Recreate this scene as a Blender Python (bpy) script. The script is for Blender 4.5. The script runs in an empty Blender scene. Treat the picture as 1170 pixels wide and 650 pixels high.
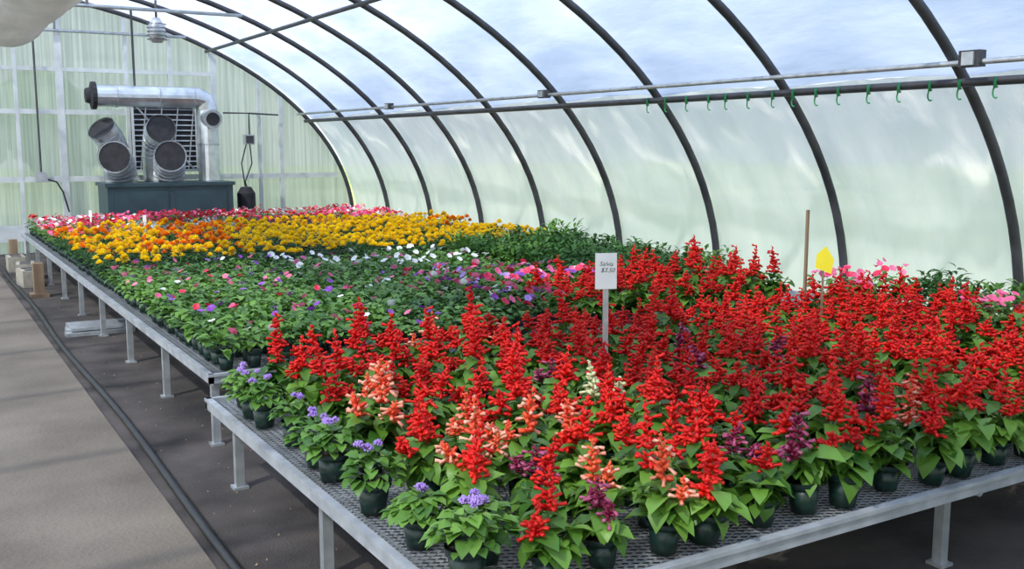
import bpy, math, random
from mathutils import Vector, Matrix, noise
R = random.Random(11)
S = bpy.context.scene
try:
    S.view_settings.view_transform = 'Standard'
    S.view_settings.look = 'None'
except Exception as e:
    print(e)
COL = S.collection

# ---------------------------------------------------------------- materials
def nt(name):
    m = bpy.data.materials.new(name); m.use_nodes = True
    t = m.node_tree; t.nodes.clear()
    o = t.nodes.new('ShaderNodeOutputMaterial')
    return m, t, o
def ramp(t, fac, c0, c1, p0=0.0, p1=1.0):
    r = t.nodes.new('ShaderNodeValToRGB')
    r.color_ramp.elements[0].position = p0; r.color_ramp.elements[1].position = p1
    r.color_ramp.elements[0].color = (*c0, 1); r.color_ramp.elements[1].color = (*c1, 1)
    t.links.new(fac, r.inputs[0]); return r.outputs[0]
def noise_tex(t, scale, detail=4, stretch=None):
    tc = t.nodes.new('ShaderNodeTexCoord'); n = t.nodes.new('ShaderNodeTexNoise')
    n.inputs['Scale'].default_value = scale; n.inputs['Detail'].default_value = detail
    if stretch:
        mp = t.nodes.new('ShaderNodeMapping'); mp.inputs['Scale'].default_value = stretch
        t.links.new(tc.outputs['Object'], mp.inputs[0]); t.links.new(mp.outputs[0], n.inputs[0])
    else:
        t.links.new(tc.outputs['Object'], n.inputs[0])
    return n.outputs[0]
def surf(name, c0, c1, scale=8, rough=.7, metal=0, bump=0, bscale=40, stretch=None, p0=.3, p1=.7):
    m, t, o = nt(name)
    b = t.nodes.new('ShaderNodeBsdfPrincipled')
    t.links.new(ramp(t, noise_tex(t, scale, 5, stretch), c0, c1, p0, p1), b.inputs['Base Color'])
    b.inputs['Roughness'].default_value = rough; b.inputs['Metallic'].default_value = metal
    if bump:
        bp = t.nodes.new('ShaderNodeBump'); bp.inputs['Strength'].default_value = bump; bp.inputs['Distance'].default_value = .01
        t.links.new(noise_tex(t, bscale, 3), bp.inputs['Height']); t.links.new(bp.outputs[0], b.inputs['Normal'])
    t.links.new(b.outputs[0], o.inputs[0]); return m
def plantmat(name, c0, c1, trans=.25, rough=.42, objw=.35):
    m, t, o = nt(name)
    g = t.nodes.new('ShaderNodeNewGeometry'); oi = t.nodes.new('ShaderNodeObjectInfo')
    mx0 = t.nodes.new('ShaderNodeMix'); mx0.inputs[0].default_value = objw
    t.links.new(g.outputs['Random Per Island'], mx0.inputs[2]); t.links.new(oi.outputs['Random'], mx0.inputs[3])
    col = ramp(t, mx0.outputs[0], c0, c1, .05, .95)
    b = t.nodes.new('ShaderNodeBsdfPrincipled'); b.inputs['Roughness'].default_value = rough
    b.inputs['Specular IOR Level'].default_value = .4
    tr = t.nodes.new('ShaderNodeBsdfTranslucent'); mx = t.nodes.new('ShaderNodeMixShader'); mx.inputs[0].default_value = trans
    t.links.new(col, b.inputs['Base Color']); t.links.new(col, tr.inputs[0])
    t.links.new(b.outputs[0], mx.inputs[1]); t.links.new(tr.outputs[0], mx.inputs[2]); t.links.new(mx.outputs[0], o.inputs[0])
    return m
def film(name, col, transp, diff, nscale, stretch, c1=None, bump=.3, tint=(1, 1, 1)):
    m, t, o = nt(name)
    nf = noise_tex(t, nscale, 6, stretch)
    c = ramp(t, nf, c1 or tuple(x*.85 for x in col), col, .35, .68)
    tr = t.nodes.new('ShaderNodeBsdfTranslucent'); df = t.nodes.new('ShaderNodeBsdfPrincipled'); df.inputs['Roughness'].default_value = .4
    tp = t.nodes.new('ShaderNodeBsdfTransparent'); tp.inputs[0].default_value = (*tint, 1)
    m1 = t.nodes.new('ShaderNodeMixShader'); m1.inputs[0].default_value = diff
    m2 = t.nodes.new('ShaderNodeMixShader'); m2.inputs[0].default_value = transp
    for a in (tr.inputs[0], df.inputs['Base Color']): t.links.new(c, a)
    bp = t.nodes.new('ShaderNodeBump'); bp.inputs['Strength'].default_value = bump; bp.inputs['Distance'].default_value = .05
    t.links.new(nf, bp.inputs['Height'])
    t.links.new(bp.outputs[0], tr.inputs['Normal']); t.links.new(bp.outputs[0], df.inputs['Normal'])
    t.links.new(tr.outputs[0], m1.inputs[1]); t.links.new(df.outputs[0], m1.inputs[2])
    t.links.new(m1.outputs[0], m2.inputs[1]); t.links.new(tp.outputs[0], m2.inputs[2]); t.links.new(m2.outputs[0], o.inputs[0])
    return m

M = {}
M['steel'] = surf('backlit_dark_steel', (.04, .04, .045), (.08, .08, .09), 6, .5, .2)  # galvanised arches: their backlit shade is put into this dark base colour
M['galv'] = surf('galvanised_metal', (.36, .38, .40), (.55, .57, .6), 14, .4, .55)
M['duct'] = surf('duct_metal', (.5, .53, .56), (.75, .78, .8), 7, .28, .85)
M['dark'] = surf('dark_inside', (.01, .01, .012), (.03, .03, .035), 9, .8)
M['alu'] = surf('bench_aluminium', (.30, .32, .35), (.5, .52, .55), 10, .5, .3)
M['roof'] = film('roof_poly_film', (.66, .75, .92), .23, .2, 1.8, (1, .35, 1), (.38, .48, .66), .5, (.82, .90, 1))
M['curtain'] = film('side_curtain_film', (.97, .98, .95), .075, .5, 2.2, (1, 1.4, .35), (.82, .86, .83), .7)
M['endfilm'] = film('polycarbonate_panel', (.72, .74, .74), .09, .3, 30, (1, 1, .02), (.48, .52, .51), .2)
M['tube'] = film('poly_tube_film', (.75, .72, .68), .05, .6, 4, (1, .3, 1), (.55, .52, .48), .5)
M['white'] = surf('white_frame', (.5, .53, .53), (.68, .7, .7), 5, .5)
M['cloth'] = surf('ground_cloth', (.018, .015, .015), (.095, .078, .07), 2.4, .9, 0, .5, 90)
M['conc'] = surf('concrete', (.095, .077, .060), (.20, .168, .132), 1.3, .9, 0, .6, 50)
M['block'] = surf('concrete_block', (.3, .27, .22), (.42, .38, .31), 20, .9, 0, .5, 60)
M['wood'] = surf('weathered_wood', (.16, .10, .06), (.34, .24, .15), 6, .8, 0, .3, 40, (1, 1, .2))
M['pot'] = surf('pot_green_plastic', (.005, .020, .015), (.010, .038, .027), 12, .35)
M['soil'] = surf('potting_soil', (.015, .01, .007), (.05, .035, .025), 60, .95, 0, .6, 120)
M['hose'] = surf('black_hose', (.006, .006, .007), (.015, .015, .016), 10, .5)
M['greenbox'] = surf('heater_enamel', (.022, .048, .06), (.034, .07, .085), 4, .4)
M['clip'] = surf('green_clip', (.02, .24, .08), (.04, .36, .12), 10, .5)
M['card'] = surf('white_card', (.78, .78, .76), (.88, .88, .86), 6, .6)
M['ink'] = surf('ink', (.02, .02, .03), (.04, .04, .05), 6, .6)
M['yellowtag'] = surf('yellow_tag', (.85, .7, .02), (.95, .8, .05), 6, .6)
M['lawn'] = surf('lawn_grass', (.15, .25, .07), (.42, .48, .17), .2, .9)
M['treeleaf'] = surf('tree_leaves', (.02, .07, .015), (.07, .16, .03), 3, .9)
M['bark'] = surf('bark', (.08, .05, .03), (.14, .1, .07), 9, .9)
L = {}
L['salvia'] = plantmat('salvia_leaf', (.03, .11, .012), (.19, .37, .045))
L['bed'] = plantmat('bedding_leaf', (.025, .10, .015), (.20, .39, .06))
L['darkl'] = plantmat('dark_leaf', (.015, .06, .012), (.07, .19, .03))
L['mari'] = plantmat('marigold_leaf', (.015, .06, .012), (.06, .18, .03))
L['silver'] = plantmat('silver_leaf', (.28, .33, .31), (.6, .64, .6), .1)
L['coleus'] = plantmat('burgundy_leaf', (.06, .01, .02), (.16, .03, .05))
L['stem'] = plantmat('green_stem', (.05, .15, .03), (.1, .22, .05), .05)
F = {}
def fm(k, c0, c1, tr=.2): F[k] = plantmat('petal_' + k, c0, c1, tr, .45)
fm('red', (.66, .002, .008), (1, .04, .015)); fm('redc', (.56, .002, .006), (.98, .02, .012))
fm('coral', (.88, .05, .02), (1, .20, .08)); fm('blush', (.92, .28, .17), (.98, .58, .43))
fm('burg', (.18, .008, .04), (.36, .022, .09)); fm('mauve', (.42, .05, .15), (.62, .17, .3))
fm('cream', (.7, .72, .35), (.9, .88, .66))
fm('yellow', (.95, .6, .0), (1, .8, .02)); fm('orange', (.9, .2, .0), (1, .38, .01))
fm('pink', (.8, .08, .25), (.95, .25, .42)); fm('rose', (.65, .01, .06), (.9, .04, .12))
fm('white', (.85, .85, .85), (.95, .95, .95)); fm('purple', (.22, .04, .4), (.4, .12, .65))
fm('lilac', (.38, .2, .7), (.62, .42, .88))

# ---------------------------------------------------------------- mesh builder
class B:
    def __init__(s): s.v = []; s.f = []; s.m = []; s.mats = []; s.idx = {}
    def mi(s, mat):
        if mat.name not in s.idx: s.idx[mat.name] = len(s.mats); s.mats.append(mat)
        return s.idx[mat.name]
    def add(s, vs, fs, mat):
        o = len(s.v); s.v.extend([tuple(p) for p in vs]); k = s.mi(mat)
        for f in fs: s.f.append(tuple(i + o for i in f)); s.m.append(k)
    def box(s, x0, x1, y0, y1, z0, z1, mat):
        s.add([(x0,y0,z0),(x1,y0,z0),(x1,y1,z0),(x0,y1,z0),(x0,y0,z1),(x1,y0,z1),(x1,y1,z1),(x0,y1,z1)],
              [(3,2,1,0),(4,5,6,7),(0,1,5,4),(1,2,6,5),(2,3,7,6),(3,0,4,7)], mat)
    def sweep(s, path, rad, n, mat, cap=True):
        path = [Vector(p) for p in path]
        if not isinstance(rad, (list, tuple)): rad = [rad]*len(path)
        t0 = (path[1]-path[0]).normalized()
        u = t0.orthogonal().normalized(); vs = []; fs = []
        for i, p in enumerate(path):
            if i == 0: t = t0
            elif i == len(path)-1: t = (path[i]-path[i-1]).normalized()
            else: t = ((path[i+1]-path[i]).normalized()+(path[i]-path[i-1]).normalized()).normalized()
            u = (u - t*u.dot(t)).normalized(); w = t.cross(u)
            for k in range(n):
                a = 2*math.pi*k/n
                vs.append(p + (u*math.cos(a)+w*math.sin(a))*rad[i])
        for i in range(len(path)-1):
            for k in range(n):
                k2 = (k+1) % n
                fs.append((i*n+k, i*n+k2, (i+1)*n+k2, (i+1)*n+k))
        if cap:
            fs.append(tuple(reversed(range(n)))); b = (len(path)-1)*n; fs.append(tuple(range(b, b+n)))
        s.add(vs, fs, mat)
    def mesh(s, name, smooth=True):
        me = bpy.data.meshes.new(name); me.from_pydata(s.v, [], s.f)
        for m in s.mats: me.materials.append(m)
        me.polygons.foreach_set('material_index', s.m)
        me.polygons.foreach_set('use_smooth', [smooth]*len(s.f))
        me.update(); return me
    def obj(s, name, parent=None, smooth=False):
        o = bpy.data.objects.new(name, s.mesh(name, smooth)); COL.objects.link(o)
        if parent: o.parent = parent
        return o
def empty(name, loc=(0,0,0)):
    e = bpy.data.objects.new(name, None); e.empty_display_size = .2; e.location = loc; COL.objects.link(e); return e

# ---------------------------------------------------------------- shell
XC, ZC, EA, EB = .4, .3, 6.2, 3.56
TH = .50
Y0, SP, NA = 4.1, 1.53, 8
YF = Y0 - 5*SP; YB = Y0 + NA*SP
YEND = YB + .08
def ep(th, off=0):
    return XC + (EA+off)*math.cos(th), ZC + (EB+off)*math.sin(th)
b = B(); b.box(.9, 6.75, YF, YEND, -.12, 0, M['cloth']); b.obj('floor')
b = B(); b.box(-5.75, .9, YF+.02, YEND-.02, -.10, .012, M['conc']); b.obj('concrete_walkway')
b = B(); b.add([(-60,-60,-.13),(70,-60,-.13),(70,80,-.13),(-60,80,-.13)], [(0,1,2,3)], M['lawn']); b.obj('lawn')
def skin(name, th0, th1, n, side_z=False, wr=0, parent=None, mat=None, mirror=False):
    b = B(); prof = []
    if side_z:
        for i in range(4): prof.append((XC+EA+.055, i*.1, (1, 0)))
    for i in range(n+1):
        th = th0+(th1-th0)*i/n
        x, z = ep(th, .055); prof.append((x, z, (math.cos(th), math.sin(th))))
    ny = int((YEND-YF)/(.10)); vs = []; fs = []; m = len(prof)
    for j in range(ny+1):
        y = YF+(YEND-YF)*j/ny
        fr = ((y-Y0)/SP) % 1.0
        bul = .07*math.sin(math.pi*fr)**.8
        for (x, z, nn) in prof:
            d = bul + .012*noise.noise(Vector((x*1.5, y*2.5, z*1.5)))
            if wr:
                q = Vector((x*.8, y*1.6, z*.7)); d = .02 + bul*.6 + wr*(noise.noise(q)*.6 + noise.noise(q*3.1)*.4 + abs(noise.noise(Vector((y*4, z*.8, 3))))*.6)
            d = max(d, 0)
            xx = x+nn[0]*d; zz = z+nn[1]*d
            if mirror: xx = 2*XC-xx
            vs.append((xx, y, zz))
    for j in range(ny):
        for i in range(m-1):
            q = (j*m+i, j*m+i+1, (j+1)*m+i+1, (j+1)*m+i)
            fs.append(q if not mirror else q[::-1])
    b.add(vs, fs, mat); return b.obj(name, parent, True)
skin('ceiling', TH, math.pi-TH, 44, mat=M['roof'])
skin('wall_right', 0.001, TH, 18, True, .07, mat=M['curtain'])
skin('wall_left', 0.001, TH, 18, True, .05, mat=M['curtain'], mirror=True)
def endw(name, y, flip):
    b = B(); pts = [(XC+EA, y, 0)] + [(ep(math.pi*i/48, .0)[0], y, ep(math.pi*i/48, .0)[1]) for i in range(49)] + [(XC-EA, y, 0)]
    f = tuple(range(len(pts))); b.add(pts, [f if flip else f[::-1]], M['endfilm']); return b.obj(name)
endw('wall_back', YEND, True); endw('wall_front', YF-.05, False)

# frame
fr = empty('greenhouse_frame')
for k in range(-5, NA+1):
    y = Y0+k*SP
    path = [(XC+EA, y, 0), (XC+EA, y, .15)] + [(ep(math.pi*i/60)[0], y, ep(math.pi*i/60)[1]) for i in range(61)] + [(XC-EA, y, .15), (XC-EA, y, 0)]
    b = B(); b.sweep(path, .035, 10, M['steel']); b.obj('arch_hoop', fr, True)
b = B()
for th, r, of in ((TH+.002, .028, -.05), (.905, .026, -.06), (math.pi-TH, .03, -.06), (math.pi-.905, .026, -.06), (math.pi/2, .03, -.06)):
    x, z = ep(th, of); b.sweep([(x, YF, z), (x, YEND-.05, z)], r, 8, M['steel'])
b.obj('purlins', fr, True)
b = B()
CX, CZ = 5.655, 2.10
b.sweep([(CX, YF, CZ), (CX, YEND-.1, CZ)], .018, 8, M['galv'])
for k in range(-5, NA+1):
    y = Y0+k*SP; b.sweep([(CX-.02, y+.04, CZ), (CX+.1, y+.04, CZ+.0)], .008, 6, M['galv'])
b.obj('conduit_pipe', fr, True)
for yy, zz in ((3.92, .05), (8.75, .03), (12.6, .03)):
    b = B(); x, z = CX, CZ
    b.box(x-.05, x+.02, yy-.07, yy+.07, z-.03, z+.02+zz, M['steel']); b.box(x-.065, x-.05, yy-.04, yy+.04, z-.02, z+.01+zz, M['galv']); b.obj('junction_box', fr)
b = B()
for y in (Y0+6*SP, Y0+8*SP):
    zt = 3.25; c = math.sqrt(1-((zt-ZC)/EB)**2)*EA
    b.sweep([(XC-c, y-.05, zt), (XC+c, y-.05, zt)], .022, 8, M['galv'])
    for xx in (-1.2, .4, 2.0):
        zt2 = ZC+EB*math.sqrt(1-((xx-XC)/EA)**2)
        b.sweep([(xx, y-.05, zt), (xx, y-.05, zt2)], .018, 8, M['galv'])
b.obj('cross_ties', fr, True)
b = B(); x, z = ep(TH, -.07)
y = 2.6
while y < 7.4:
    p = []
    for i in range(9):
        a = -2.0+i*.5; p.append((x-.01, y+.022*math.cos(a), z-.055-.035*math.sin(a)))
    b.sweep(p, .0055, 5, M['clip']); b.box(x-.03, x-.015, y-.008, y+.008, z-.03, z+.035, M['clip']); y += .2+R.random()*.08
b.obj('curtain_clips', fr, True)
b = B(); b.sweep([(5.9, 3.45, 1.95), (6.0, 3.5, 1.4), (6.15, 3.55, .7)], .004, 5, M['hose']); b.obj('hanging_cord', fr)

# end wall framing
ew = empty('end_wall_framing')
def zroof(x): return ZC+EB*math.sqrt(max(0, 1-((x-XC)/EA)**2))
b = B(); ye = YEND-.06
for xx, w in ((-4, .04), (-2.6, .04), (-1.2, .04), (.3, .05), (1.44, .025), (2.03, .05), (2.97, .03), (3.62, .03), (4.28, .05), (5.0, .025), (5.36, .03)):
    b.box(xx-w, xx+w, ye-.03, ye+.03, 0, zroof(xx)-.04, M['white'])
for zz, w in ((.3, .12), (1.09, .04), (2.08, .035), (2.7, .03)):
    cc = math.sqrt(max(0, 1-(max(zz-ZC, 0)/EB)**2))*EA-.1
    b.box(XC-cc, XC+cc if zz < 2.0 else 4.3, ye-.025, ye+.025, zz-w, zz+w, M['white'])
b.obj('studs_and_rails', ew)
b = B(); path = []; rad = []
yy = -3
while yy < 13.5:
    path.append((1.09+.02*math.sin(yy*2), yy, 3.20)); rad.append(.47+.012*math.sin(yy*5.3)); yy += .25
b.sweep(path, rad, 28, M['tube']); 
for k in range(-4, 6):
    y = Y0+k*SP; b.sweep([(1.09, y, 3.66), (1.09, y, zroof(1.09)-.03)], .006, 5, M['steel'])
b.obj('inflation_air_tube', None, True)
b = B(); c = (3.0, 14.2)
b.sweep([(c[0], c[1], 3.5), (c[0], c[1], 3.25)], .015, 6, M['steel'])
b.sweep([(c[0], c[1], 3.27), (c[0], c[1], 3.21), (c[0], c[1], 3.17), (c[0], c[1], 3.02), (c[0], c[1], 2.95)], [.05, .08, .11, .11, .07], 14, M['galv'])
for i in range(5):
    z = 3.19-.05*i; b.sweep([(c[0]+.125*math.cos(a*.6), c[1]+.125*math.sin(a*.6), z) for a in range(12)], .005, 4, M['steel'])
b.obj('hanging_circulation_fan', None, True)

# ---------------------------------------------------------------- heater + ducts
YD = 15.5
b = B()
b.box(2.42, 4.2, YD-.35, YD+.45, .25, 1.0, M['greenbox']); b.box(2.39, 4.23, YD-.38, YD+.48, 1.0, 1.05, M['greenbox'])
for i in range(2): b.box(2.5+i*.85, 3.25+i*.85, YD-.365, YD-.35, .35, .93, M['greenbox'])
for xx in (2.52, 4.1):
    for yy2 in (YD-.3, YD+.4): b.box(xx-.03, xx+.03, yy2-.03, yy2+.03, 0, .25, M['galv'])
b.sweep([(4.5, YD, 0), (4.5, YD, .85), (4.5, YD, .95)], [.14, .14, .08], 14, M['dark'])
b.obj('unit_heater')
def elbow(name, base, up, az, turn, r, tail=.15, segs=5):
    b = B(); p = Vector(base); path = [p.copy()]; p = p+Vector((0, 0, up)); path.append(p.copy())
    h = Vector((math.cos(az), math.sin(az), 0)); step = r*.5
    for i in range(segs):
        a = turn*(i+.5)/segs
        p = p + (Vector((0, 0, 1))*math.cos(a)+h*math.sin(a))*step; path.append(p.copy())
    d = Vector((0, 0, 1))*math.cos(turn)+h*math.sin(turn); p = p+d*tail; path.append(p.copy())
    b.sweep(path, r, 20, M['duct'], cap=False)
    for q0, q1 in zip(path[1:-1], path[2:]):
        dd = (q1-q0).normalized(); b.sweep([q0-dd*.008, q0+dd*.008], r*1.035, 20, M['galv'])
    b.sweep([p-d*.03, p], r*1.05, 20, M['galv'], cap=False)
    b.sweep([p-d*.03, p-d*.025], r*.97, 20, M['dark'])  # dark disc stands in for the shade inside the open duct
    return b.obj(name, None, False)
fd = -math.pi/2
elbow('duct_elbow', (2.7, YD+.1, 1.055), .0, fd-.4, 1.5, .22, .05)
elbow('duct_elbow', (3.36, YD-.0, 1.055), .0, fd-.15, 1.45, .22, .04)
elbow('duct_elbow', (3.26, YD+.32, 1.055), .36, fd+.0, 1.3, .21, .08)
elbow('duct_elbow', (2.68, YD+.3, 1.055), .26, math.pi+.7, .85, .2, .12, 5)
b = B(); rr = .16
path = [(2.42, YD+.2, 2.3), (3.85, YD+.2, 2.3), (3.96, YD+.2, 2.25), (4.0, YD+.2, 2.13), (4.0, YD+.2, 1.052)]
b.sweep(path, rr, 20, M['duct'])
for x in (2.7, 3.3, 3.8): b.sweep([(x-.012, YD+.2, 2.3), (x+.012, YD+.2, 2.3)], rr*1.05, 20, M['galv'])
for z in (2.05, 1.6): b.sweep([(4.0, YD+.2, z-.012), (4.0, YD+.2, z+.012)], rr*1.05, 20, M['galv'])
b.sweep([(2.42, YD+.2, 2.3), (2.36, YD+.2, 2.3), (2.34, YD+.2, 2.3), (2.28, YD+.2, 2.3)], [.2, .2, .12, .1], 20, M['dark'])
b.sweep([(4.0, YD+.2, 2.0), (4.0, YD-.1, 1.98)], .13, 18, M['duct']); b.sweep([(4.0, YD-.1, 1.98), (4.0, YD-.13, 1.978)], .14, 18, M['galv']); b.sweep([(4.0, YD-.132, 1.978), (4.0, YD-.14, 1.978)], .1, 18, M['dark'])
b.box(2.95, 2.98, YD+.19, YD+.21, 2.4, 3.55, M['steel'])
b.obj('ventilation_duct', None, False)
b = B(); y = YEND-.14
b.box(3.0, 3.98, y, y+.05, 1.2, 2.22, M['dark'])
for i in range(12):
    z = 1.25+i*.08
    b.add([(3.02, y-.012, z), (3.96, y-.012, z), (3.96, y, z+.018), (3.02, y, z+.018)], [(0,1,2,3)], M['galv'])
for k in range(4):
    x = 3.1+k*.24; b.sweep([(x, y-.03, 1.22), (x+.12, y-.03, 2.2)], .01, 6, M['galv'])
b.sweep([(3.05, y-.03, 2.2), (3.9, y-.03, 1.22)], .012, 6, M['galv'])
for x in (3.0, 3.95): b.box(x, x+.03, y-.05, y-.01, 1.2, 2.22, M['white'])
for z in (1.18, 2.2): b.box(2.98, 4.0, y-.05, y, z, z+.04, M['white'])
b.obj('exhaust_fan_shutter')
b = B(); y = YEND-.2
b.box(4.72, 4.88, y, y+.1, 1.6, 1.76, M['galv']); b.box(4.74, 4.86, y-.01, y, 1.62, 1.74, M['steel'])
b.sweep([(4.81, y+.05, 1.76), (4.81, y+.05, 2.1), (4.4, y+.05, 2.1)], .014, 6, M['steel'])
b.sweep([(4.81, y+.05, 2.1), (5.3, y+.05, 2.08)], .014, 6, M['steel'])
b.sweep([(4.81, y+.05, 1.6), (4.83, y+.03, 1.3), (4.7, y, 1.0), (4.76, y, .8)], .01, 6, M['hose'])
b.sweep([(4.75, y+.05, 1.6), (4.66, y+.03, 1.3), (4.7, y, .9)], .01, 6, M['hose'])
b.obj('thermostat_control_box')
b = B(); y = YEND-.15
b.sweep([(1.75, y, 1.1), (1.9, y, 1.05), (1.98, y, .9), (2.05, y, .6)], .012, 6, M['hose'])
b.sweep([(1.7, y, 3.2), (1.7, y, 1.2)], .015, 6, M['steel']); b.box(1.62, 1.78, y-.04, y+.03, 1.05, 1.2, M['galv']); b.obj('wall_conduit')

# ---------------------------------------------------------------- benches
BZ = .40
def strip_lattice(b, x0, x1, y0, y1, z, sp, w, mat):
    for sgn in (1, -1):
        sl = .5*sgn; dx = sp
        W = x1-x0; H = y1-y0
        c = x0 - (H/.5 if sgn > 0 else 0); cend = x1 + (0 if sgn > 0 else H/.5)
        while c < cend:
            if sgn > 0: xa, xb = max(x0, c), min(x1, c+H/.5)
            else: xa, xb = max(x0, c-H/.5), min(x1, c)
            if xb > xa+.01:
                ya, yb = y0+sl*(xa-c), y0+sl*(xb-c)
                b.add([(xa, ya-w, z), (xb, yb-w, z), (xb, yb+w, z), (xa, ya+w, z), (xa, ya-w, z+.004), (xb, yb-w, z+.004), (xb, yb+w, z+.004), (xa, ya+w, z+.004)],
                      [(3,2,1,0),(4,5,6,7),(0,1,5,4),(2,3,7,6)], mat)
            c += dx
def bench(name, x0, x1, y0, y1, legsx, legsy):
    e = empty(name)
    b = B(); z0, z1 = BZ-.042, BZ+.01; w = .025
    b.box(x0, x0+w, y0, y1, z0, z1, M['alu']); b.box(x1-w, x1, y0, y1, z0, z1, M['alu'])
    b.box(x0, x1, y0, y0+w, z0, z1, M['alu']); b.box(x0, x1, y1-w, y1, z0, z1, M['alu'])
    b.box(x0-.006, x0, y0-.006, y1, z1-.014, z1, M['alu'])
    b.box(x0, x1, y0-.008, y0, z1-.014, z1, M['alu'])
    y = y0+.5
    while y < y1-.2: b.box(x0+w, x1-w, y-.015, y+.015, z0+.005, BZ-.022, M['galv']); y += .6
    b.obj('rim_frame', e)
    b = B(); strip_lattice(b, x0+.02, x1-.02, y0+.02, y1-.02, BZ-.012, .055, .0026, M['galv']); b.obj('expanded_metal_top', e)
    b = B()
    for lx in legsx:
        b.sweep([(lx, y0+.05, z0-.022), (lx, y1-.05, z0-.022)], .02, 8, M['galv'])
        for ly in legsy:
            b.box(lx-.02, lx+.02, ly-.02, ly+.02, 0, z0, M['galv']); b.box(lx-.035, lx+.035, ly-.035, ly+.035, 0, .012, M['galv'])
    b.obj('legs', e)
bench('plant_bench', 1.14, 6.2, 2.1, 4.72, (1.24, 3.3, 5.4), (2.3, 3.4, 4.55))
bench('plant_bench', 1.28, 6.2, 5.2, 15.05, (1.33, 3.7, 6.0), [5.3+1.2*i for i in range(9)])

b = B(); b.sweep([(.97+.015*math.sin(y*1.3), y, .022) for y in [-3+i*.5 for i in range(36)]], .02, 8, M['hose']); b.obj('irrigation_hose', None, True)
for (x, y, rot) in ((1.12, 12.6, .1), (1.15, 13.3, -.1), (1.12, 14.2, 0)):
    b = B(); b.box(-.1, .1, -.2, .2, 0, .19, M['block'])
    for hy in (-.1, .1): b.box(-.06, .06, hy-.065, hy+.065, .1901, .192, M['dark'])
    o = b.obj('concrete_block'); o.location = (x, y, 0); o.rotation_euler[2] = rot
for (x, y) in ((1.12, 11.6), (1.14, 14.7)):
    b = B(); b.box(x-.05, x+.05, y-.05, y+.05, 0, .36, M['wood']); b.box(x-.09, x+.09, y-.09, y+.09, 0, .04, M['wood']); b.obj('wooden_post')
b = B()
for i in range(4): b.box(1.05+.02*i, 1.6+.03*i, 8.98+.14*i, 9.1+.14*i, 0, .03+.008*(i % 2), M['galv'])
b.box(1.1, 1.5, 9.02, 9.4, .039, .06, M['galv']); b.obj('stacked_boards')
b = B()
for i in range(420):
    x = R.uniform(1.0, 2.1); y = R.uniform(1.8, 12); s = R.uniform(.004, .013); a = R.random()*6
    b.add([(x, y, .004), (x+s*math.cos(a), y+s*math.sin(a), .006), (x+s*math.cos(a+1), y+s*math.sin(a+1), .012)], [(0, 1, 2)], M['wood'])
b.obj('leaf_litter')

# ---------------------------------------------------------------- plants
def leaf(b, p, az, pitch, Ln, W, mat, droop=.9, fold=.15):
    p = Vector(p); h = Vector((math.cos(az), math.sin(az), 0)); s = Vector((-h.y, h.x, 0)); up = Vector((0, 0, 1))
    pts = []; q = p.copy(); ts = (0, .33, .68, 1); ws = (.12, .5, .38, 0)
    tl = R.uniform(-.3, .3); s = (s*math.cos(tl)+up*math.sin(tl)).normalized()
    for i, t in enumerate(ts):
        a = pitch-droop*t
        if i: q = q+(h*math.cos(a)+up*math.sin(a))*Ln*(ts[i]-ts[i-1])
        pts.append((q.copy(), W*ws[i]))
    vs = []
    for (c, w) in pts[:3]: vs += [c-s*w+up*w*fold*2, c, c+s*w+up*w*fold*2]
    vs.append(pts[3][0])
    b.add(vs, [(0,1,4,3),(1,2,5,4),(3,4,7,6),(4,5,8,7),(6,7,9),(7,8,9)], mat)
def floret(b, p, d, Ln, r, mat, flare=1.0):
    d = d.normalized(); u = d.orthogonal().normalized(); w = d.cross(u); vs = []
    for t, k in ((0, .45), (.45, 1.0), (1, flare)):
        for a in range(4):
            an = math.pi/2*a+t; vs.append(p+d*Ln*t+(u*math.cos(an)+w*math.sin(an))*r*k)
    fs = [(i*4+k, i*4+(k+1) % 4, i*4+4+(k+1) % 4, i*4+4+k) for i in range(2) for k in range(4)]+[(8, 9, 10, 11)]
    b.add(vs, fs, mat)
def pot(b, x, y, r=.055, h=.1, n=16):
    b.sweep([(x, y, 0), (x, y, h*.82)], [r*.74, r*.93], n, M['pot'])
    b.sweep([(x, y, h*.8), (x, y, h*.81), (x, y, h)], [r*.93, r*1.06, r*1.08], n, M['pot'], cap=False)
    b.sweep([(x, y, h*.9), (x, y, h*.905)], r*1.02, n, M['soil'])
def spike(b, p, top, Ln, calyx, cor, dens=1.0, fat=1.0):
    n = max(5, int(Ln/.0175)); ax = (top-p).normalized()
    b.sweep([p, top], [.003, .0015], 5, L['stem'])
    for i in range(n):
        t = i/max(1, n-1); c = p+(top-p)*t; k = 6 if t < .8 else 4; a0 = R.random()*6
        sz = (1.0-.58*t**1.7)*fat*R.uniform(.85, 1.1)
        for j in range(k):
            if R.random() < .1: continue
            a = a0+j*2*math.pi/k+R.uniform(-.35, .35)
            d = Vector((math.cos(a), math.sin(a), R.uniform(-.1, .8)+t*.9))
            ln = .031*sz*R.uniform(.75, 1.25); floret(b, c+ax*R.uniform(-.007, .007), d, ln, .0092*sz, calyx, .7)
            if R.random() < dens*(1.1-t*.9):
                d2 = Vector((math.cos(a), math.sin(a), R.uniform(-.7, .35)))
                floret(b, c+d.normalized()*ln*.75, d2, .03*R.uniform(.6, 1.35)*(sz*.5+.5), .0056, cor, 1.35)
    floret(b, top-ax*.005, ax, .02, .006, calyx, .2)
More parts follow.
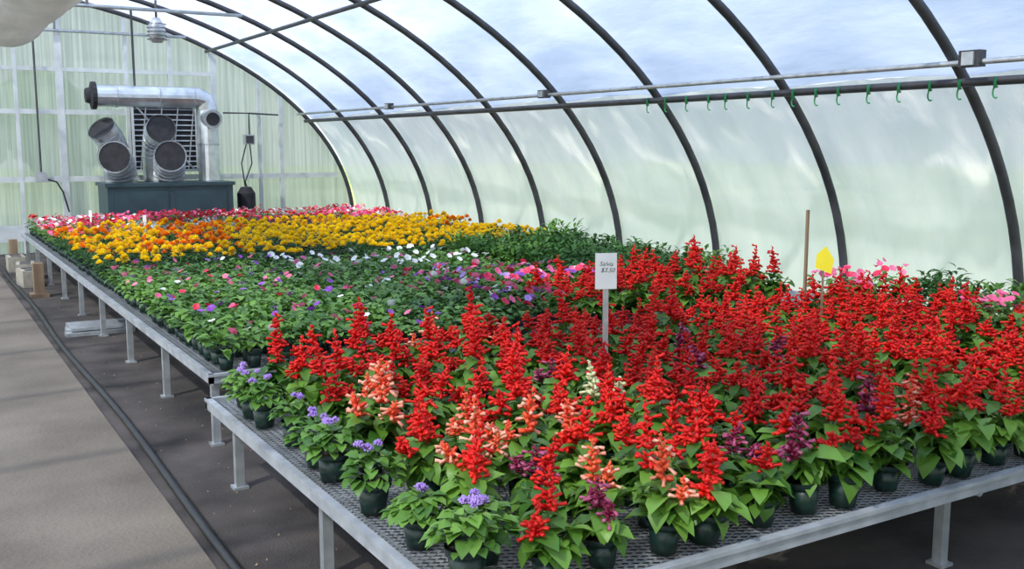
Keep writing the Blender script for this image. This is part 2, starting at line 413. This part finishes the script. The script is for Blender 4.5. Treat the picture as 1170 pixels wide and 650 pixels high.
def salvia(kind, tall, ns):
    cal, cor = {'red': ('redc', 'red'), 'coral': ('coral', 'blush'), 'burg': ('burg', 'mauve'), 'cream': ('cream', 'cream')}[kind]
    dens = {'red': .75, 'coral': .6, 'burg': .65, 'cream': .6}[kind]
    b = B(); pot(b, 0, 0)
    H = .1
    for s in range(max(ns, 3)):
        main = s == 0
        a = R.random()*6.28 if main else s*6.28/(max(ns, 3)-1)+R.uniform(-.5, .5)
        lean = R.uniform(0, .03) if main else R.uniform(.045, .09)
        fh = (tall if main else tall*R.uniform(.55, .9))
        base = Vector((0, 0, H*.9)); top = Vector((math.cos(a)*lean, math.sin(a)*lean, H+fh*.58))
        b.sweep([base, (base+top)/2+Vector((math.cos(a), math.sin(a), 0))*.01, top], [.005, .004, .003], 5, L['stem'])
        npair = 5 if main else 4; aa = R.random()*3
        for i in range(npair):
            t = .25+.78*i/npair
            c = base.lerp(top, t); aa += 1.57+R.uniform(-.25, .25)
            for sg in (0, math.pi, ):
                sz = R.uniform(.065, .1)*(1.12-.3*t)
                leaf(b, c, aa+sg+R.uniform(-.35, .35), R.uniform(.1, .95), sz*1.2, sz*.76, L['salvia'], R.uniform(.6, 1.9))
        if s < ns:
            ln = fh*R.uniform(.42, .66) if main else fh*R.uniform(.28, .5)
            bend = R.uniform(.0, .03)
            st = top+Vector((math.cos(a)*bend, math.sin(a)*bend, ln))
            spike(b, top, st, ln, F[cal], F[cor], dens, R.uniform(.95, 1.12) if main else .88)
    for i in range(13):
        a = i*.53*2+R.uniform(-.3, .3); sz = R.uniform(.07, .11)
        leaf(b, (math.cos(a)*.02, math.sin(a)*.02, H+R.uniform(0, .08)), a, R.uniform(.15, .8), sz*1.15, sz*.75, L['salvia'], R.uniform(.9, 1.9))
    return b.mesh('salvia_'+kind)
SV = {k: [salvia(k, *t) for t in ts] for k, ts in (
  ('red', ((.2, 3), (.24, 2), (.28, 3), (.2, 1), (.3, 2), (.17, 3), (.22, 2), (.19, 3), (.25, 1), (.17, 2), (.2, 2))),
  ('coral', ((.19, 3), (.22, 2), (.18, 2), (.24, 3))), ('burg', ((.18, 3), (.17, 2), (.2, 2))), ('cream', ((.22, 2),)))}
def place(me, name, parent, x, y, s=1, z=BZ+.003, tilt=.05, rot=None):
    o = bpy.data.objects.new(name, me); o.parent = parent; o.location = (x, y, z)
    o.rotation_euler = (R.uniform(-tilt, tilt), R.uniform(-tilt, tilt), R.random()*6.28 if rot is None else rot)
    o.scale = (s, s, s*R.uniform(.88, 1.1)); COL.objects.link(o); return o
sb = empty('salvia_bed')
def kind(x, y):
    r = R.random()
    hot = [((1.75, 2.85), 'coral', .26), ((1.5, 3.5), 'coral', .18), ((1.4, 3.95), 'coral', .2), ((1.85, 2.3), 'coral', .15), ((3.05, 2.45), 'coral', .16),
           ((2.3, 2.35), 'burg', .13), ((2.55, 2.25), 'burg', .13), ((1.65, 2.3), 'burg', .1), ((3.35, 2.35), 'burg', .17), ((1.5, 3.2), 'burg', .12), ((1.42, 4.45), 'burg', .16)]
    for (c, k, rr) in hot:
        if (x-c[0])**2+(y-c[1])**2 < rr*rr and r < .68: return k
    if x < 2.6 and r < .10: return 'coral'
    if x < 3.6 and r > .955: return 'burg'
    return 'red'
y = 2.21; row = 0
while y < 4.62:
    x = 1.42+(.1 if row % 2 else 0)
    while x < 5.5:
        k = kind(x, y)
        place(R.choice(SV[k]), 'salvia_plant', sb, x+R.uniform(-.03, .03), y+R.uniform(-.02, .02), R.uniform(.88, 1.13), tilt=.12)
        x += .203
    y += .19; row += 1
place(SV['cream'][0], 'salvia_plant', sb, 2.22, 3.02, 1.05)
y = 5.3
while y < 6.0:
    x = 3.75
    while x < 5.6:
        place(R.choice(SV['red']), 'salvia_plant', sb, x+R.uniform(-.02, .02), y, R.uniform(.95, 1.15)); x += .21
    y += .2

def puff(b, p, r, mat, n=46):
    for i in range(n):
        z = R.uniform(.0, 1); a = R.random()*6.28; q = math.sqrt(1-z*z)
        d = Vector((q*math.cos(a), q*math.sin(a), z*.8+.1))
        floret(b, p+d*r*.35, d, r*.7*R.uniform(.8, 1.2), r*.12, mat, 1.3)
def ageratum():
    b = B(); pot(b, 0, 0)
    for i in range(85):
        a = R.random()*6.28; q = R.random()**.6*.078; z = .1+.09*(1-(q/.085)**2)*R.uniform(.4, 1)
        sz = R.uniform(.035, .055); leaf(b, (q*math.cos(a), q*math.sin(a), z), a+R.uniform(-.5, .5), R.uniform(.1, .8), sz*1.1, sz*.85, L['bed'], R.uniform(.6, 1.4))
    for i in range(R.randint(2, 4)):
        a = R.random()*6.28; q = R.random()*.055
        puff(b, Vector((q*math.cos(a), q*math.sin(a), .19+R.uniform(0, .02))), R.uniform(.013, .020), F['lilac'])
    return b.mesh('ageratum')
AG = [ageratum() for _ in range(4)]
ab = empty('ageratum_row')
for x, y in ((1.22, 2.3), (1.34, 2.42), (1.23, 2.62), (1.22, 2.95), (1.22, 3.32), (1.23, 3.5), (1.22, 4.12), (1.22, 4.3), (1.25, 4.5), (1.24, 3.8)):
    place(R.choice(AG), 'ageratum_plant', ab, x+.02, y, R.uniform(.92, 1.08))

def petunia_fl(b, p, r, mat, tiltd):
    n = 10; ax = tiltd.normalized(); u = ax.orthogonal().normalized(); w = ax.cross(u); vs = [p-ax*r*.5]
    for i in range(n):
        a = 2*math.pi*i/n; k = .45; vs.append(p+(u*math.cos(a)+w*math.sin(a))*r*k)
    for i in range(n):
        a = 2*math.pi*i/n; k = 1.0 if i % 2 == 0 else .86; vs.append(p+(u*math.cos(a)+w*math.sin(a))*r*k+ax*r*(.12 if i % 2 else .0))
    fs = [(0, 1+i, 1+(i+1) % n) for i in range(n)]+[(1+i, 1+n+i, 1+n+(i+1) % n, 1+(i+1) % n) for i in range(n)]
    b.add(vs, fs, mat)
def pompom(b, p, r, mat):
    for ring, (k, el, m) in enumerate(((1, .1, 9), (.8, .55, 8), (.55, .95, 6), (.25, 1.3, 4))):
        for i in range(m):
            a = 2*math.pi*i/m+ring*.4+R.uniform(-.2, .2); d = Vector((math.cos(a)*math.cos(el), math.sin(a)*math.cos(el), math.sin(el)))
            s = Vector((-math.sin(a), math.cos(a), 0)); c = p+Vector((0, 0, -.2*r)); L1 = r*R.uniform(.85, 1.1); wd = r*.42*(k*.4+.6)
            b.add([c, c+d*L1*.75-s*wd, c+d*L1+Vector((0, 0, r*.1)), c+d*L1*.75+s*wd], [(0, 1, 2, 3)], mat)
def tile(name, n, sp, ht, lf, lL, lW, nl, fl, nf, fr_, ftype, spread=.075, cover=True, pots=True, pitch=(.1, .9)):
    b = B(); off = (n-1)*sp/2
    for i in range(n):
        for j in range(n):
            cx = i*sp-off+R.uniform(-.012, .012); cy = j*sp-off+R.uniform(-.012, .012)
            if pots: pot(b, cx, cy, .045, .085, 8)
            H = ht*R.uniform(.75, 1.15)
            for k in range(nl):
                a = R.random()*6.28; q = R.random()**.6*spread; z = .075+(H-.075)*(1-.6*(q/spread)**2)*R.uniform(.4, 1)
                sz = R.uniform(.8, 1.25)
                leaf(b, (cx+q*math.cos(a), cy+q*math.sin(a), z), a+R.uniform(-.7, .7), R.uniform(*pitch), lL*sz, lW*sz, lf, R.uniform(.5, 1.5))
            m = nf if nf >= 1 else (1 if R.random() < nf else 0)
            if ftype == 'pom': m = R.choice((2, 3, 3, 4))
            for k in range(int(m)):
                a = R.random()*6.28; q = R.random()**.5*spread*.9
                p = Vector((cx+q*math.cos(a), cy+q*math.sin(a), H*(1-.22*(q/spread)**2)+.02+R.uniform(0, .018)))
                mat = F[R.choice(fl)]; r = fr_*R.uniform(.8, 1.2)
                if ftype == 'pet': petunia_fl(b, p, r, mat, Vector((R.uniform(-.9, .5), R.uniform(-1.2, .2), 1)))
                elif ftype == 'pom': pompom(b, p, r, mat)
    return b.mesh(name)
T = {}
g = lambda *a, **k: [tile(*a, **k) for _ in range(4)]
T['petunia_few'] = g('petunia_tile', 3, .155, .21, L['bed'], .058, .04, 32, ['pink', 'white', 'purple', 'pink', 'rose'], .45, .027, 'pet')
T['petunia_none'] = g('petunia_tile', 3, .155, .2, L['bed'], .058, .04, 34, ['pink', 'purple', 'white'], .16, .025, 'pet')
T['petunia_white'] = g('petunia_tile', 3, .155, .21, L['bed'], .05, .033, 30, ['white', 'white', 'white', 'mauve'], .7, .033, 'pet')
T['petunia_mix'] = g('petunia_tile', 3, .155, .22, L['bed'], .05, .033, 28, ['purple', 'pink', 'lilac', 'white', 'rose', 'pink'], 3, .028, 'pet')
T['mar_y'] = g('marigold_tile', 3, .155, .27, L['mari'], .05, .016, 46, ['yellow'], 3, .036, 'pom')
T['mar_o'] = g('marigold_tile', 3, .155, .26, L['mari'], .05, .016, 46, ['orange', 'orange', 'orange', 'yellow'], 3, .036, 'pom')
T['imp_red'] = g('impatiens_tile', 3, .155, .23, L['bed'], .045, .026, 24, ['rose', 'pink', 'rose', 'red'], 6, .024, 'pet')
T['imp_pink'] = g('impatiens_tile', 3, .155, .23, L['bed'], .045, .026, 24, ['pink', 'white', 'blush', 'rose'], 5, .024, 'pet')
T['dusty'] = g('dusty_miller_tile', 3, .155, .24, L['silver'], .06, .025, 44, ['white'], 0, .02, 'pet')
T['coleus'] = g('coleus_tile', 3, .155, .25, L['coleus'], .05, .035, 40, ['rose'], .5, .02, 'pet')
T['herb'] = g('foliage_tile', 3, .155, .32, L['darkl'], .07, .028, 60, ['white'], 0, .02, 'pet', pitch=(.3, 1.3))
T['herb2'] = g('foliage_tile', 3, .155, .36, L['bed'], .09, .028, 40, ['white'], 0, .02, 'pet', pitch=(.5, 1.4))
T['verbena'] = g('pink_tile', 3, .155, .27, L['bed'], .06, .035, 26, ['pink', 'rose', 'pink'], 4, .024, 'pet')
BEDS = {k: empty(k) for k in ('petunia_bed', 'marigold_bed', 'impatiens_bed', 'dusty_miller_bed', 'coleus_bed', 'foliage_plant_bed')}
def bedname(t):
    return {'pet': 'petunia_bed', 'mar': 'marigold_bed', 'imp': 'impatiens_bed', 'dus': 'dusty_miller_bed', 'col': 'coleus_bed', 'her': 'foliage_plant_bed', 'ver': 'petunia_bed'}[t[:3]]
def ttype(x, y):
    r = R.random()
    if y < 8.9:
        if y < 6.1 and x > 3.6: return None
        if x > 4.4 + (.3 if y > 8 else 0): return 'herb' if r < .75 else 'herb2'
        if x > 3.0 and y < 7.1: return 'petunia_mix' if x > 3.3 or r < .6 else 'petunia_few'
        if y > 7.6 and x > 2.7: return 'petunia_white'
        if x < 2.8 and y > 5.9: return 'petunia_few' if r < .65 else 'petunia_none'
        return 'petunia_none' if r < .6 else 'petunia_few'
    if y < 12.0:
        if x > 5.9: return 'herb'
        if x < 2.9: 
            if y < 9.7: return 'mar_y' if r < .5 else 'mar_o'
            return 'mar_o' if r < .75 else 'mar_y'
        if x < 3.4 and y > 10.8: return 'mar_o'
        return 'mar_y' if r < .97 else 'mar_o'
    if x > 5.9: return 'herb2'
    if 2.3 < x < 3.7 and y < 13.4: return 'dusty'
    if 3.7 <= x < 4.6 and y < 13.4: return 'coleus'
    if y < 12.6 and x > 4.6: return 'coleus' if r < .3 else 'imp_red'
    return 'imp_red' if r < .62 else 'imp_pink'
y = 5.47; 
while y < 14.9:
    x = 1.56
    while x < 6.15:
        t = ttype(x, y)
        if t: place(R.choice(T[t]), bedname(t).replace('_bed', '_plants'), BEDS[bedname(t)], x, y, 1.0, tilt=.0, rot=R.choice((0, 1.5708, 3.1416, 4.7124)))
        x += .462
    y += .462
y = 2.4
while y < 4.6:
    place(R.choice(T['herb2' if R.random() < .6 else 'herb']), 'foliage_plants', BEDS['foliage_plant_bed'], 5.93, y, 1.0, tilt=0, rot=R.choice((0, 1.57)))
    y += .462
for x, y in ((5.25, 4.35), (5.2, 3.3)):
    place(R.choice(T['verbena']), 'petunia_plants', BEDS['petunia_bed'], x, y, 1.1, z=BZ+.06, tilt=0, rot=0)

# ---------------------------------------------------------------- signs
e = empty('plant_label_sign', (2.55, 3.45, 0)); e.rotation_euler = (0, -.006, math.radians(-24))
b = B(); b.box(-.012, .012, -.003, .003, BZ, 1.02, M['galv']); b.obj('stake', e)
b = B(); b.box(-.047, .047, -.0065, -.0035, .985, 1.14, M['card']); o = b.obj('card', e)
cu = bpy.data.curves.new('sign_text', 'FONT'); cu.body = 'Salvia\n  $3.50'; cu.size = .027; cu.extrude = .0003; cu.align_x = 'CENTER'; cu.shear = .3
cu.materials.append(M['ink'])
o = bpy.data.objects.new('writing', cu); COL.objects.link(o); o.parent = e; o.location = (0, -.0068, 1.085); o.rotation_euler = (math.pi/2, .05, 0)
e = empty('yellow_price_tag', (4.67, 4.15, 0)); e.rotation_euler[2] = -.5
b = B(); b.box(-.006, .006, -.003, .003, BZ, .9, M['wood'])
b.add([(-.05, -.005, .87), (.05, -.005, .83), (.06, -.005, .92), (.01, -.005, 1.0), (-.045, -.005, .95)], [(0,1,2,3,4)], M['yellowtag']); b.obj('tag', e)
b = B(); b.box(4.75, 4.766, 4.36, 4.376, BZ, 1.2, M['wood']); b.obj('wooden_stake')
for x, y, rz in ((2.3, 12.0, .2), (1.9, 13.2, -.3)):
    e = empty('white_plant_tag', (x, y, 0)); e.rotation_euler = (0, 0, rz-.5)
    b = B(); b.box(-.01, .01, -.002, .002, BZ, .8, M['card']); b.box(-.02, .02, -.003, .003, .72, .8, M['card']); b.obj('tag', e)

# ---------------------------------------------------------------- outside trees behind the end wall
def tree(x, y, h, r):
    b = B(); b.sweep([(x, y, -.13), (x, y, h*.5)], [.25, .15], 8, M['bark'])
    for c in range(7):
        cx, cy, cz = x+R.uniform(-.5, .5)*r, y+R.uniform(-.5, .5)*r, h*.6+R.uniform(-.3, .35)*r; rr = r*R.uniform(.45, .65)
        vs = []; fs = []; nu, nv = 18, 10
        for j in range(nv+1):
            for i in range(nu):
                a = 2*math.pi*i/nu; e_ = -math.pi/2+math.pi*j/nv; d = Vector((math.cos(a)*math.cos(e_), math.sin(a)*math.cos(e_), math.sin(e_)))
                q = rr*(1+.35*noise.noise(d*2.3+Vector((c, x, y)))+.12*noise.noise(d*7)); vs.append(Vector((cx, cy, cz))+d*q)
        for j in range(nv):
            for i in range(nu): fs.append((j*nu+i, j*nu+(i+1) % nu, (j+1)*nu+(i+1) % nu, (j+1)*nu+i))
        b.add(vs, fs, M['treeleaf'])
    b.obj('tree', None, True)
for a in ((0.5, 22, 3.2, 1.6), (-3, 24, 4, 2.4), (3.2, 24, 3.0, 1.4)): tree(*a)

# ---------------------------------------------------------------- light
w = bpy.data.worlds.new('sky'); S.world = w; w.use_nodes = True; t = w.node_tree; t.nodes.clear()
o = t.nodes.new('ShaderNodeOutputWorld'); bg = t.nodes.new('ShaderNodeBackground'); bg.inputs[1].default_value = 1.4
tc = t.nodes.new('ShaderNodeTexCoord'); sx = t.nodes.new('ShaderNodeSeparateXYZ'); t.links.new(tc.outputs['Generated'], sx.inputs[0])
c = ramp(t, sx.outputs[2], (.80, .84, .88), (.30, .45, .80), 0, .7); t.links.new(c, bg.inputs[0]); t.links.new(bg.outputs[0], o.inputs[0])
sun = bpy.data.lights.new('sun', 'SUN'); sun.energy = 13; sun.color = (1, .92, .78); sun.angle = math.radians(1.5)
so = bpy.data.objects.new('sun', sun); COL.objects.link(so)
so.rotation_euler = Vector((-.75, -.35, .95)).to_track_quat('Z', 'Y').to_euler()

cam = bpy.data.cameras.new('camera'); cam.sensor_width = 36; cam.lens = 1145/1170*36
co = bpy.data.objects.new('camera', cam); COL.objects.link(co); co.location = (0, 0, 1.6)
co.rotation_euler = (math.radians(90-7.95), 0, math.radians(-31)); S.camera = co
